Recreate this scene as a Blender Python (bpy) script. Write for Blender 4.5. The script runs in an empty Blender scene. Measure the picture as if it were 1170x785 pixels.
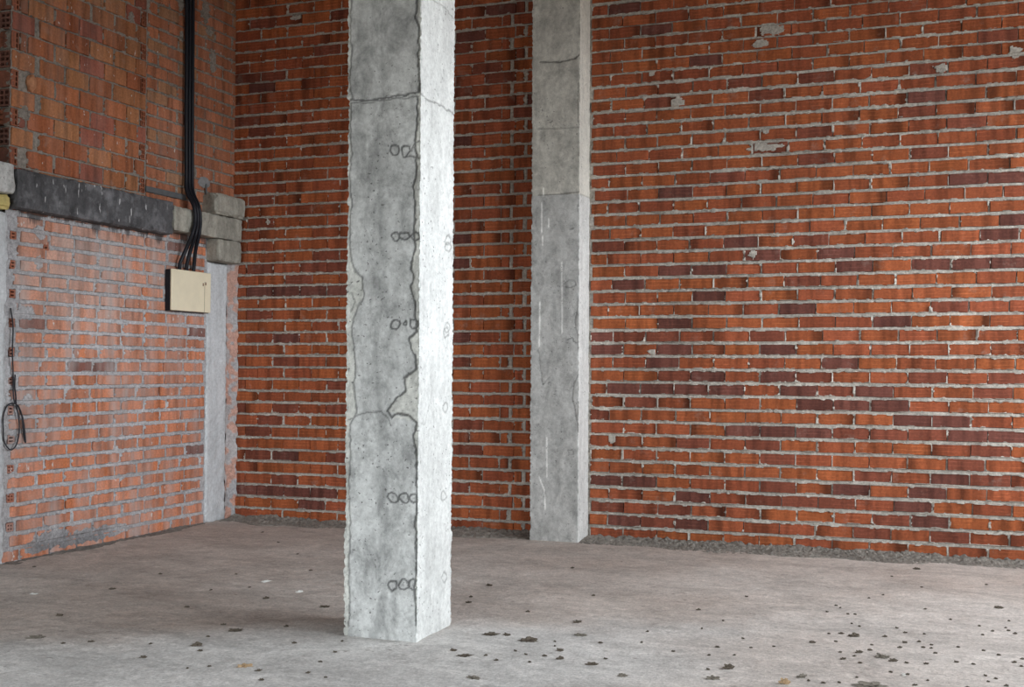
import bpy, math, random
import numpy as np

random.seed(7)
RNG = np.random.default_rng(7)
SC = bpy.context.scene
COL = SC.collection

# ------------------------------------------------------------------ camera
F_PX, CX, CY, EYE = 1357.0, 585.0, 392.5, 1.27
ax_y = np.array([500, 31.5, F_PX]); ax_y /= np.linalg.norm(ax_y)
ax_x = np.array([3685, -7.5, -F_PX]); ax_x -= ax_y * (ax_x @ ax_y); ax_x /= np.linalg.norm(ax_x)
ax_z = np.cross(ax_x, ax_y)
if ax_z[1] > 0: ax_z = -ax_z
MC = np.stack([ax_x, ax_y, ax_z])            # world = MC @ cam (x right, y down, z forward)
C0 = np.array([0, 0, EYE])

def hit(u, v, axis, val):
    d = MC @ np.array([u - CX, v - CY, F_PX])
    return C0 + d * ((val - C0[axis]) / d[axis])

from mathutils import Matrix, Vector
cam_d = bpy.data.cameras.new('camera'); cam = bpy.data.objects.new('camera', cam_d); COL.objects.link(cam)
cam_d.sensor_width = 36; cam_d.lens = F_PX / 1170 * 36; cam_d.clip_start = 0.05; cam_d.clip_end = 200
r, d_, f_ = MC[:, 0], MC[:, 1], MC[:, 2]
cam.matrix_world = Matrix(((r[0], -d_[0], -f_[0], 0), (r[1], -d_[1], -f_[1], 0), (r[2], -d_[2], -f_[2], EYE), (0, 0, 0, 1)))
SC.camera = cam

# ------------------------------------------------------------------ noise
def _h(i, j, k):
    n = (i * 374761393 + j * 668265263 + k * 1442695041) & 0xFFFFFFFF
    n = ((n ^ (n >> 13)) * 1274126177) & 0xFFFFFFFF
    n = (n ^ (n >> 16)) & 0xFFFF
    return n / 65535.0

def vn(x, y, seed=0):
    x = np.asarray(x, float); y = np.asarray(y, float)
    xi = np.floor(x).astype(np.int64); yi = np.floor(y).astype(np.int64)
    fx = x - xi; fy = y - yi
    fx = fx * fx * (3 - 2 * fx); fy = fy * fy * (3 - 2 * fy)
    xi = xi + 10000; yi = yi + 10000
    a = _h(xi, yi, seed); b = _h(xi + 1, yi, seed); c = _h(xi, yi + 1, seed); d = _h(xi + 1, yi + 1, seed)
    return (a * (1 - fx) + b * fx) * (1 - fy) + (c * (1 - fx) + d * fx) * fy

def fbm(x, y, seed=0, oct=3):
    s = 0; a = 0.5; t = 0
    for o in range(oct):
        s = s + a * vn(x * 2 ** o, y * 2 ** o, seed + 17 * o); t += a; a *= 0.5
    return s / t

def sstep(a, b, x):
    t = np.clip((x - a) / (b - a), 0, 1); return t * t * (3 - 2 * t)

# ------------------------------------------------------------------ mesh builder
class MB:
    def __init__(self):
        self.v = []; self.f = []; self.c = []; self.h = []; self.m = []; self.n = 0
    def add(self, verts, faces, col=(1, 1, 1), hv=None, mat=0):
        verts = np.asarray(verts, float)
        self.v.append(verts)
        col = np.asarray(col, float)
        if col.ndim == 1: col = np.tile(col, (len(verts), 1))
        self.c.append(col)
        self.h.append(np.full(len(verts), 0.5) if hv is None else np.asarray(hv, float))
        for q in faces: self.f.append(tuple(int(i) + self.n for i in q))
        self.m += [mat] * len(faces)
        self.n += len(verts)
    def grid(self, P, col=(1, 1, 1), mat=0, flip=False):
        nu, nv = P.shape[:2]
        idx = np.arange(nu * nv).reshape(nu, nv)
        q = np.stack([idx[:-1, :-1], idx[1:, :-1], idx[1:, 1:], idx[:-1, 1:]], -1).reshape(-1, 4)
        if flip: q = q[:, ::-1]
        col = np.asarray(col, float)
        if col.ndim == 3: col = col.reshape(-1, 3)
        self.add(P.reshape(-1, 3), q, col, None, mat)
    def build(self, name, mats, parent=None, smooth=False):
        me = bpy.data.meshes.new(name)
        me.from_pydata(np.concatenate(self.v).tolist(), [], self.f)
        for m in (mats if isinstance(mats, (list, tuple)) else [mats]): me.materials.append(m)
        me.polygons.foreach_set('material_index', self.m)
        a = me.attributes.new('tint', 'FLOAT_COLOR', 'POINT')
        c = np.concatenate(self.c); c = np.concatenate([c, np.ones((len(c), 1))], 1)
        a.data.foreach_set('color', c.ravel())
        b = me.attributes.new('hgt', 'FLOAT', 'POINT'); b.data.foreach_set('value', np.concatenate(self.h))
        me.polygons.foreach_set('use_smooth', [smooth] * len(me.polygons))
        me.validate(); me.update()
        o = bpy.data.objects.new(name, me); COL.objects.link(o)
        if parent is not None: o.parent = parent
        return o

def tag(o, label=None, cat=None, group=None, kind=None):
    if label: o['label'] = label
    if cat: o['category'] = cat
    if group: o['group'] = group
    if kind: o['kind'] = kind
    return o

def empty(name, loc):
    o = bpy.data.objects.new(name, None); COL.objects.link(o); o.location = loc; o.empty_display_size = 0.1
    return o

# ------------------------------------------------------------------ materials
class NT:
    def __init__(self, name):
        self.m = bpy.data.materials.new(name); self.m.use_nodes = True
        self.t = self.m.node_tree; self.t.nodes.clear()
        self.out = self.n('ShaderNodeOutputMaterial'); self.b = self.n('ShaderNodeBsdfPrincipled')
        self.l(self.b.outputs[0], self.out.inputs[0])
        self.b.inputs['Specular IOR Level'].default_value = 0.25
    def n(self, t, **k):
        o = self.t.nodes.new(t)
        for a, v in k.items(): setattr(o, a, v)
        return o
    def l(self, a, b): self.t.links.new(a, b)
    def attr(self, name, out='Color'):
        return self.n('ShaderNodeAttribute', attribute_name=name).outputs[out]
    def pos(self, scale=(1, 1, 1)):
        g = self.n('ShaderNodeTexCoord'); mp = self.n('ShaderNodeMapping')
        mp.inputs['Scale'].default_value = scale
        self.l(g.outputs['Object'], mp.inputs[0]); return mp.outputs[0]
    def noise(self, scale, detail=4, rough=0.55, stretch=(1, 1, 1), dist=0):
        t = self.n('ShaderNodeTexNoise'); t.inputs['Scale'].default_value = scale
        t.inputs['Detail'].default_value = detail; t.inputs['Roughness'].default_value = rough
        t.inputs['Distortion'].default_value = dist
        self.l(self.pos(stretch), t.inputs['Vector']); return t.outputs['Fac']
    def ramp(self, fac, stops):
        r = self.n('ShaderNodeValToRGB'); e = r.color_ramp.elements
        while len(e) < len(stops): e.new(0.5)
        for i, (p, c) in enumerate(stops):
            e[i].position = p; e[i].color = (c, c, c, 1) if np.isscalar(c) else (*c, 1)
        self.l(fac, r.inputs[0]); return r.outputs[0]
    def mix(self, fac, a, b, mode='MIX'):
        m = self.n('ShaderNodeMix', data_type='RGBA', blend_type=mode)
        for s, v in ((m.inputs[0], fac), (m.inputs[6], a), (m.inputs[7], b)):
            if hasattr(v, 'is_linked'): self.l(v, s)
            elif np.isscalar(v): s.default_value = v if s.type == 'VALUE' else (v, v, v, 1)
            else: s.default_value = (*v, 1)
        return m.outputs[2]
    def math(self, op, a, b=0.0):
        m = self.n('ShaderNodeMath', operation=op)
        for s, v in ((m.inputs[0], a), (m.inputs[1], b)):
            if hasattr(v, 'is_linked'): self.l(v, s)
            else: s.default_value = v
        return m.outputs[0]
    def tar(self, c):
        # tar that has run down from the lintel (its underside is at z = 2.28) in thin tongues
        g = self.n('ShaderNodeTexCoord'); sp = self.n('ShaderNodeSeparateXYZ'); self.l(g.outputs['Object'], sp.inputs[0])
        run = self.math('MULTIPLY', self.math('SUBTRACT', self.noise(11, 4, 0.7, (1, 1, 0.05)), 0.42), 0.45)
        top = self.math('SUBTRACT', 2.285, sp.outputs[2])
        m = self.ramp(self.math('SUBTRACT', run, top), [(0.0, 0.0), (0.04, 1.0)])
        return self.mix(self.math('MULTIPLY', m, 0.8), c, (0.07, 0.065, 0.065))
    def done(self, col, rough=0.9, bump=None, bs=0.3, bd=0.01):
        if hasattr(col, 'is_linked'): self.l(col, self.b.inputs['Base Color'])
        else: self.b.inputs['Base Color'].default_value = (*col, 1)
        self.b.inputs['Roughness'].default_value = rough
        if bump is not None:
            bm = self.n('ShaderNodeBump'); bm.inputs['Strength'].default_value = bs; bm.inputs['Distance'].default_value = bd
            self.l(bump, bm.inputs['Height']); self.l(bm.outputs[0], self.b.inputs['Normal'])
        return self.m

def brick_mat(name, wash=0.0, groove=0.55, tar=False):
    k = NT(name)
    c = k.attr('tint')
    fine = k.noise(60, 5, 0.65)
    c = k.mix(0.55, c, k.ramp(fine, [(0.25, 0.45), (0.75, 1.5)]), 'MULTIPLY')
    # burnt vertical banding on the fired faces
    band = k.noise(19, 2, 0.5, (1, 1, 0.12))
    c = k.mix(0.65, c, k.ramp(band, [(0.32, 0.45), (0.58, 1.15)]), 'MULTIPLY')
    # extruded combing lines along each brick
    h = k.attr('hgt', 'Fac')
    s = k.math('SINE', k.math('MULTIPLY', h, 6.2832 * 3.0))
    line = k.math('MULTIPLY', k.ramp(s, [(0.75, 0.0), (1.0, 1.0)]), k.ramp(k.noise(9, 3), [(0.42, 0.0), (0.62, 1.0)]))
    c = k.mix(k.math('MULTIPLY', line, groove), c, k.mix(1.0, c, (1.9, 2.1, 2.3), 'MULTIPLY'))
    # mortar dust and smears
    dust = k.ramp(k.noise(7, 6, 0.7), [(0.60, 0.0), (0.78, 1.0)])
    c = k.mix(k.math('MULTIPLY', dust, 0.35), c, (0.42, 0.34, 0.29))
    if wash:
        streak = k.ramp(k.noise(7.0, 4, 0.6, (1, 1, 0.10)), [(0.36, 0.0), (0.66, 1.0)])
        blot = k.ramp(k.noise(2.2, 4, 0.6), [(0.38, 0.12), (0.62, 1.0)])
        c = k.mix(k.math('MULTIPLY', k.math('MULTIPLY', streak, blot), wash), c, (0.50, 0.45, 0.43))
        spl = k.ramp(k.noise(26, 3, 0.6, (1, 1, 0.55)), [(0.685, 0.0), (0.715, 1.0)])
        c = k.mix(k.math('MULTIPLY', spl, 0.8), c, (0.68, 0.66, 0.64))
    if tar: c = k.tar(c)
    bump = k.math('ADD', k.math('MULTIPLY', s, 0.10), k.noise(90, 4, 0.6))
    return k.done(c, 0.9, bump, 0.35, 0.004)

def mortar_mat(name, base, stain=0.0):
    k = NT(name)
    c = k.mix(1.0, base, k.attr('tint'), 'MULTIPLY')
    c = k.mix(0.9, c, k.ramp(k.noise(45, 6, 0.78), [(0.30, 0.45), (0.70, 1.5)]), 'MULTIPLY')
    c = k.mix(0.5, c, k.ramp(k.noise(3.0, 4), [(0.3, 0.7), (0.7, 1.2)]), 'MULTIPLY')
    if stain:
        s = k.ramp(k.noise(5, 4, 0.6, (1, 1, 0.12)), [(0.5, 0.0), (0.7, 1.0)])
        c = k.mix(k.math('MULTIPLY', s, stain), c, (0.52, 0.42, 0.38))
        c = k.tar(c)
    return k.done(c, 0.95, k.noise(120, 6, 0.7), 0.7, 0.008)

def concrete_mat(name, base, dark=0.5, streak=0.3, pit=0.5, drip=0.0, lime=0.0):
    k = NT(name)
    c = k.mix(1.0, base, k.attr('tint'), 'MULTIPLY')
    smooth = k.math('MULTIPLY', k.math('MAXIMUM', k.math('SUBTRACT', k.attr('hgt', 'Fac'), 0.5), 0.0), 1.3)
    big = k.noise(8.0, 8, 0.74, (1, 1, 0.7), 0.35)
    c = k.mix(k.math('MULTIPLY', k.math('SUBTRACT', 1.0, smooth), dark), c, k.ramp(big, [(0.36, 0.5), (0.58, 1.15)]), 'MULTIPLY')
    st = k.noise(11, 3, 0.6, (1, 1, 0.13))
    c = k.mix(streak, c, k.ramp(st, [(0.32, 0.5), (0.65, 1.15)]), 'MULTIPLY')
    fine = k.noise(42, 6, 0.75)
    c = k.mix(0.6, c, k.ramp(fine, [(0.28, 0.6), (0.72, 1.28)]), 'MULTIPLY')
    pt = k.ramp(k.noise(58, 3, 0.5), [(0.30, 1.0), (0.36, 0.0)])
    pk = k.math('MULTIPLY', pt, k.ramp(k.noise(4, 4, 0.6), [(0.38, 0.0), (0.55, 1.0)]))
    c = k.mix(k.math('MULTIPLY', pk, pit), c, (0.12, 0.12, 0.115))
    if drip:
        d = k.ramp(k.noise(30, 3, 0.55, (1, 1, 0.22)), [(0.655, 0.0), (0.69, 1.0)])
        c = k.mix(k.math('MULTIPLY', d, drip), c, (0.62, 0.62, 0.62))
    if lime:
        l = k.ramp(k.noise(9, 5, 0.65), [(0.5, 0.0), (0.8, 1.0)])
        c = k.mix(k.math('MULTIPLY', l, lime), c, (0.4, 0.4, 0.42))
    return k.done(c, 0.88, k.math('ADD', fine, k.math('MULTIPLY', pt, -0.4)), 0.35, 0.006)

def plain_mat(name, base, rough=0.6, var=0.25, scale=30, metal=0.0):
    k = NT(name)
    c = k.mix(var, base, k.ramp(k.noise(scale, 5, 0.65), [(0.25, 0.4), (0.75, 1.5)]), 'MULTIPLY')
    k.b.inputs['Metallic'].default_value = metal
    return k.done(c, rough, k.noise(scale * 3, 4), 0.15, 0.003)

def floor_mat():
    k = NT('dusty_concrete_floor')
    c = k.mix(k.ramp(k.noise(0.55, 5, 0.6), [(0.38, 0.0), (0.62, 1.0)]), (0.54, 0.465, 0.415), (0.63, 0.575, 0.53))
    # pale grey where the tint mask is high, browner tone elsewhere
    c = k.mix(k.attr('tint', 'Fac'), c, (0.68, 0.67, 0.65))
    c = k.mix(0.45, c, k.ramp(k.noise(3.2, 7, 0.7, (0.6, 1, 1), 0.8), [(0.34, 0.5), (0.62, 1.25)]), 'MULTIPLY')
    c = k.mix(0.55, c, k.ramp(k.noise(16, 7, 0.8, (0.8, 1, 1)), [(0.34, 0.6), (0.64, 1.25)]), 'MULTIPLY')
    c = k.mix(0.45, c, k.ramp(k.noise(70, 5, 0.8), [(0.34, 0.35), (0.66, 1.4)]), 'MULTIPLY')
    sp = k.ramp(k.noise(20, 3, 0.6, (0.7, 1, 1)), [(0.62, 0.0), (0.70, 1.0)])
    patch = k.ramp(k.noise(1.7, 4, 0.6), [(0.40, 0.0), (0.60, 1.0)])
    c = k.mix(k.math('MULTIPLY', k.math('MULTIPLY', sp, patch), 0.6), c, (0.17, 0.15, 0.13))
    return k.done(c, 0.92, k.math('ADD', k.noise(14, 6, 0.7), k.math('MULTIPLY', k.noise(80, 4, 0.8), 0.4)), 0.6, 0.02)

BRICK = brick_mat('fired_red_brick')
BRICK_W = brick_mat('limewashed_red_brick', 0.8, 0.12, True)
BRICK_U = brick_mat('hollow_red_block', 0.18, 0.05)
MORTAR = mortar_mat('pale_cement_mortar', (0.47, 0.435, 0.385))
MORTAR_W = mortar_mat('grey_cement_mortar', (0.47, 0.465, 0.475), 0.35)
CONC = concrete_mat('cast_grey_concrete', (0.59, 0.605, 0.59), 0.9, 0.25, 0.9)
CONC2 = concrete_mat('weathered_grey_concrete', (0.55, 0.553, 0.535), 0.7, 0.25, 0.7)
CONC_L = concrete_mat('pale_blue_grey_concrete', (0.64, 0.665, 0.68), 0.25, 0.3, 0.2)
CONC_Y = concrete_mat('yellowish_old_concrete', (0.40, 0.385, 0.33), 0.55, 0.5, 0.4)
TAR = concrete_mat('tar_stained_concrete', (0.105, 0.105, 0.11), 0.8, 0.4, 0.0, 0.8, 0.55)
SHELL = concrete_mat('plain_shell_concrete', (0.26, 0.25, 0.235), 0.3, 0.2, 0.1)
FLOOR = floor_mat()
RUBBLE = mortar_mat('loose_cement_rubble', (0.23, 0.215, 0.195))
CLOD = plain_mat('dark_dirt_clod', (0.12, 0.10, 0.078), 0.95, 0.5, 60)
CLOD2 = plain_mat('grey_brown_clod', (0.20, 0.18, 0.15), 0.95, 0.5, 60)
BLACK = plain_mat('black_plastic', (0.012, 0.013, 0.018), 0.45, 0.3, 12)
CREAM = plain_mat('cream_plastic', (0.86, 0.78, 0.58), 0.5, 0.12, 9)
FOAM = plain_mat('yellow_foam', (0.55, 0.45, 0.18), 0.9, 0.45, 26)
STEEL = plain_mat('dull_grey_metal', (0.12, 0.125, 0.13), 0.6, 0.3, 30)
WIRE = plain_mat('black_wire', (0.03, 0.03, 0.035), 0.6, 0.2, 30)
TANBRICK = plain_mat('tan_brick_chip', (0.50, 0.24, 0.13), 0.9, 0.35, 40)
WHITE = plain_mat('white_plaster', (0.75, 0.75, 0.72), 0.85, 0.15, 40)
TAN = plain_mat('tan_stone', (0.42, 0.30, 0.18), 0.9, 0.4, 50)

# ------------------------------------------------------------------ brickwork
ORANGE = np.array([0.350, 0.098, 0.034]); RED = np.array([0.285, 0.075, 0.036]); PURPLE = np.array([0.150, 0.053, 0.039]); MID = np.array([0.205, 0.060, 0.035])

class Masonry:
    """bricks and mortar on a plane: P = O + u*U + z*(0,0,1) + d*N"""
    def __init__(self, O, U, N):
        self.O = np.array(O, float); self.U = np.array(U, float); self.N = np.array(N, float)
        self.mb = MB(); self.cells = []      # (u0,u1,z0,z1, kind)
        self.flip = np.cross(self.U, [0, 0, 1]) @ self.N < 0
    def P(self, u, z, d):
        u = np.asarray(u, float)[..., None]; z = np.asarray(z, float)[..., None]; d = np.asarray(d, float)[..., None]
        return self.O + u * self.U + z * np.array([0, 0, 1.0]) + d * self.N
    def brick(self, u0, u1, z0, z1, col, tones=None, jit=0.003, mat=0, depth=0.03):
        self.cells.append((u0, u1, z0, z1, 0))
        n = 9 if u1 - u0 > 0.12 else 5
        t = np.linspace(0, 1, n)
        d0 = random.uniform(-jit, jit); tl = random.uniform(-jit, jit); rz = random.uniform(-0.002, 0.002)
        b = 0.0035
        us = u0 + (u1 - u0) * t; us_in = np.clip(us, u0 + b, u1 - b)
        wob = (RNG.random((n, 2)) - 0.5) * 0.003
        V = []; C = []; Hh = []
        if tones is None: tones = np.ones(n)
        tones = np.interp(t, np.linspace(0, 1, len(tones)), tones)
        for i in range(n):
            dd = d0 + tl * (t[i] - 0.5) * 2; zz = rz * (t[i] - 0.5) * 2
            lo, hi = z0 + zz + wob[i, 0], z1 + zz + wob[i, 1]
            prof = [(us[i], lo, dd - depth, 0), (us[i], lo, dd - b, 0), (us_in[i], lo + b, dd, 0.08), (us_in[i], hi - b, dd, 0.92), (us[i], hi, dd - b, 1), (us[i], hi, dd - depth, 1)]
            if i in (0, n - 1):
                prof = [(p[0], p[1], p[2] if k not in (2, 3) else dd - 0.0005, p[3]) for k, p in enumerate(prof)]
            for p in prof:
                V.append(self.P(p[0], p[1], p[2])); C.append(np.clip(col * tones[i], 0, 1)); Hh.append(p[3])
        F = []
        for i in range(n - 1):
            for k in range(5):
                q = (i * 6 + k, (i + 1) * 6 + k, (i + 1) * 6 + k + 1, i * 6 + k + 1)
                F.append(q[::-1] if self.flip else q)
        e = (n - 1) * 6
        a = (5, 4, 3, 2, 1, 0)[::-1]; z = tuple(e + k for k in range(6))
        F.append(a if not self.flip else a[::-1]); F.append(z[::-1] if not self.flip else z)
        self.mb.add(V, F, np.array(C), Hh, mat)
    def hollow(self, u0, u1, z0, z1, nu, nz, col, wall=0.009, deep=0.075, mat=0):
        """a brick laid end-on: its cells are real recesses"""
        self.cells.append((u0, u1, z0, z1, 2))
        def bar(a0, a1, b0, b1):
            d1 = random.uniform(-0.002, 0.002)
            V = [self.P(u, z, d) for d in (-deep, d1) for u, z in ((a0, b0), (a1, b0), (a1, b1), (a0, b1))]
            F = [(4, 5, 6, 7), (0, 1, 5, 4), (1, 2, 6, 5), (2, 3, 7, 6), (3, 0, 4, 7)]
            if self.flip: F = [q[::-1] for q in F]
            self.mb.add(V, F, col, None, mat)
        for i in range(nu + 1):
            c = u0 + (u1 - u0 - wall) * i / nu; bar(c, c + wall, z0, z1)
        for j in range(nz + 1):
            c = z0 + (z1 - z0 - wall) * j / nz; bar(u0, u1, c, c + wall)
    def mortar(self, u0, u1, z0, z1, du, dz, base=-0.003, amp=0.008, rag=0.006, mat=1, seed=0, splats=(), tintf=None):
        us = np.arange(u0, u1 + du * 0.5, du); zs = np.arange(z0, z1 + dz * 0.5, dz)
        UU, ZZ = np.meshgrid(us, zs, indexing='ij')
        D = np.full(UU.shape, -1.0); K = np.zeros(UU.shape, int)
        for (a, b, c, e, kind) in self.cells:
            i0, i1 = np.searchsorted(us, [a, b]); j0, j1 = np.searchsorted(zs, [c, e])
            if i1 <= i0 or j1 <= j0: continue
            uu = UU[i0:i1, j0:j1]; zz = ZZ[i0:i1, j0:j1]
            dd = np.minimum(np.minimum(uu - a, b - uu), np.minimum(zz - c, e - zz))
            D[i0:i1, j0:j1] = np.maximum(D[i0:i1, j0:j1], dd); K[i0:i1, j0:j1] = kind
        nz = fbm(UU / 0.035, ZZ / 0.022, seed, 3); nb = fbm(UU / 0.16, ZZ / 0.03, seed + 5, 2); nl = vn(UU / 0.45, ZZ / 0.3, seed + 9)
        edge = D - (nz - 0.49) * rag * 3.2 * (0.5 + nl)
        for (su, sz, sr, sv) in splats:
            q = np.hypot((UU - su) / sr, (ZZ - sz) / sv); q = q + (nz - 0.5) * 1.1
            edge = np.where(q < 1, np.minimum(edge, -0.004), edge)
        h = base + (nb - 0.5) * amp * 2 + (nz - 0.5) * amp
        hid = -0.018 - 0.07 * (K == 2)
        m = sstep(0.0, 0.005, edge)
        over = (D > 0) & (m < 0.5)
        h = np.where(over, np.maximum(h, 0.0045 + 0.004 * nz), h)
        h = h * (1 - m) + hid * m
        tint = 0.86 + 0.28 * nl
        T = np.repeat(tint[..., None], 3, -1)
        if tintf is not None: T = T * tintf(UU, ZZ)
        self.mb.grid(self.P(UU, ZZ, h), T, mat, flip=self.flip)

def tone_col(dark, i=0):
    n = 7
    tones = 1 + (RNG.random(n) - 0.5) * 0.22
    if dark == 2: return PURPLE * random.uniform(0.85, 1.2), tones
    if dark == 1: return MID * random.uniform(0.85, 1.15), tones
    base = ORANGE * (1 - (w := random.random())) + RED * w
    base = base * random.uniform(0.84, 1.13)
    if random.random() < 0.17:
        k = random.randrange(n); tones[k] *= 0.6; tones[(k + 1) % n] *= 0.75
    if random.random() < 0.10: tones[-2:] *= 0.45
    elif random.random() < 0.06: tones[:2] *= 0.5
    return base, tones

# ---------- back wall
YB = 8.62
WB = Masonry((0, YB, 0), (1, 0, 0), (0, -1, 0))
zc = np.interp(np.arange(0, 48), [0, 5, 10, 15, 20, 25, 30, 35, 40, 47], [0.048, 0.538, 1.027, 1.512, 1.995, 2.473, 2.953, 3.437, 3.876, 4.53])
zc = 1.27 + (zc - 1.27) * (YB / 8.57)
def jx(u, v): return hit(u, v, 1, YB)[0]
S = 150 / 736
# joints read off on every course: (left stretch, right stretch), zoomed strips 680.. and 1020..
JL = {42: [155], 41: [75, 255, 440], 40: [155, 340, 525], 39: [80, 258, 435], 38: [165, 340, 520, 715], 37: [85, 265, 450, 640], 36: [155, 345, 530, 715], 35: [85, 265, 440, 640], 34: [175, 355, 550], 33: [95, 275, 470, 660], 32: [170, 345, 535, 730], 31: [105, 295, 480, 665], 30: [170, 350, 545, 730], 29: [120, 300, 490, 690], 28: [170, 355, 545], 27: [265, 450, 645], 26: [180, 355, 545], 25: [75, 250, 440, 630], 24: [175, 365, 550], 23: [85, 255, 435, 620], 22: [165, 345, 530, 720], 21: [65, 255, 440, 640], 20: [165, 355, 540], 19: [95, 280, 475, 660], 18: [170, 350, 545, 730], 17: [70, 250, 440, 635], 16: [170, 350, 545], 15: [100, 285, 475, 665], 14: [160, 345, 545, 725], 13: [100, 285, 470, 665], 12: [160, 350, 535], 11: [65, 255, 440, 635], 10: [165, 350, 535], 9: [80, 260, 455, 645], 8: [160, 345, 535], 7: [100, 265, 455, 645], 6: [155, 345, 530], 5: [80, 265, 450, 645], 4: [155, 345, 535], 3: [75, 265, 450, 645], 2: [160, 350, 540, 730], 1: [70, 255, 445, 635], 0: [155, 345, 530, 720]}
JR = {0: [85, 310, 535], 1: [205, 430, 655], 2: [100, 318, 540], 3: [225, 445, 670], 4: [85, 300, 525], 5: [210, 430, 660], 6: [80, 305, 520], 7: [215, 435, 660], 8: [85, 305, 530], 9: [220, 440, 670], 10: [90, 315, 535], 11: [225, 450, 675], 12: [85, 305, 530], 13: [20, 240, 465, 690], 14: [95, 315, 550], 15: [35, 250, 475, 700], 16: [105, 320, 545], 17: [212, 430, 655], 18: [110, 330, 555], 19: [20, 245, 470, 695], 20: [105, 330, 550], 21: [220, 440, 665], 22: [55, 270, 490, 715], 23: [155, 380, 600], 24: [95, 320, 545], 25: [180, 405, 625], 26: [90, 315, 535], 27: [205, 430, 660], 28: [100, 315, 540], 29: [40, 255, 470, 700], 30: [90, 305, 530], 31: [30, 245, 465, 690], 32: [85, 305, 530], 33: [40, 245, 470], 34: [95, 315, 535], 35: [175, 395, 615], 36: [50, 260, 480], 37: [175, 390], 38: [40, 260, 480]}
# dark bricks: photo pixels (x, y, 2 = purple / 1 = brown)
def zz(lst, x0, y0, s, d): return [(x0 + a / s, y0 + b / s, d) for a, b in lst]
DARK = zz([(75, 22), (168, 77), (300, 163), (905, 262), (1010, 487), (215, 527), (1130, 487), (1125, 597), (395, 662), (1110, 640), (670, 688), (915, 722), (1020, 718), (1120, 715), (710, 725), (215, 738), (310, 738), (90, 775), (475, 695)], 680, 0, 2.38, 2)
DARK += zz([(440, 222), (640, 208), (890, 300), (560, 768), (185, 280), (915, 415), (605, 355), (1010, 330), (480, 250), (600, 432), (200, 540), (50, 668), (610, 655), (900, 190), (440, 400), (350, 485), (1090, 95)], 680, 0, 2.38, 1)
DARK += zz([(310, 25), (550, 60), (215, 97), (805, 92), (25, 132), (35, 168), (215, 168), (510, 168), (185, 205), (665, 207), (310, 240), (500, 243), (75, 275), (170, 275), (260, 275), (355, 275), (550, 280), (760, 283), (600, 318), (700, 318), (800, 322), (865, 360), (970, 362), (400, 390), (495, 392), (595, 395), (1010, 405), (1120, 407), (40, 522), (120, 525), (965, 522), (265, 570), (700, 552), (905, 557), (865, 597), (905, 638), (265, 640), (80, 632)], 680, 330, 2.38, 2)
DARK += zz([(965, 52), (90, 132), (190, 132), (470, 132), (215, 238), (595, 245), (650, 280), (125, 310), (20, 345), (690, 398), (790, 395), (900, 400), (455, 420), (1080, 445), (1010, 487), (490, 465), (1075, 527), (455, 577), (560, 582), (655, 590), (40, 597), (805, 632), (170, 637), (960, 678), (750, 665), (215, 605), (1140, 400), (250, 420), (720, 515), (480, 540), (1130, 290), (940, 240), (1120, 240)], 680, 330, 2.38, 1)
DARK += zz([(285, 390)], 240, 0, 3.925, 2)
DARK += zz([(260, 110), (500, 235), (180, 130), (290, 345), (560, 90), (200, 350), (180, 545), (275, 585)], 240, 0, 3.925, 1)
DARK += zz([(200, 525), (320, 525), (440, 525), (560, 525), (330, 732)], 240, 200, 3.925, 2)
DARK += zz([(400, 470), (460, 365), (465, 420)], 240, 200, 3.925, 1)
DARK += zz([(200, 215), (270, 110), (240, 630), (220, 420), (560, 420)], 240, 200, 3.925, 1)
DARK += zz([(315, 445), (140, 590), (250, 595), (360, 597), (480, 600), (425, 652)], 240, 400, 3.738, 2)
DARK += zz([(120, 245), (325, 245), (535, 245), (315, 545), (150, 443), (210, 340), (330, 50), (250, 292)], 240, 400, 3.738, 1)
DARK += zz([(90, 630), (395, 440), (60, 165), (280, 60)], 510, 0, 3.925, 2)
DARK += zz([(330, 40), (170, 300), (330, 500), (270, 350), (90, 410), (100, 200)], 510, 0, 3.925, 1)
DARK += zz([(590, 400), (590, 275), (510, 430), (600, 715)], 380, 200, 3.925, 2)
DARK += zz([(600, 340), (590, 640), (580, 470), (580, 60), (20, 150), (25, 500), (30, 260)], 380, 400, 3.925, 1)
DK = [(hit(a, b, 1, YB)[0], hit(a, b, 1, YB)[2], d) for a, b, d in DARK]
JT = 0.027                                   # bed joint
L0 = 0.2545
PIL_L, PIL_R, YP = -2.935, -2.560, 8.37
courses = []
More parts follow.
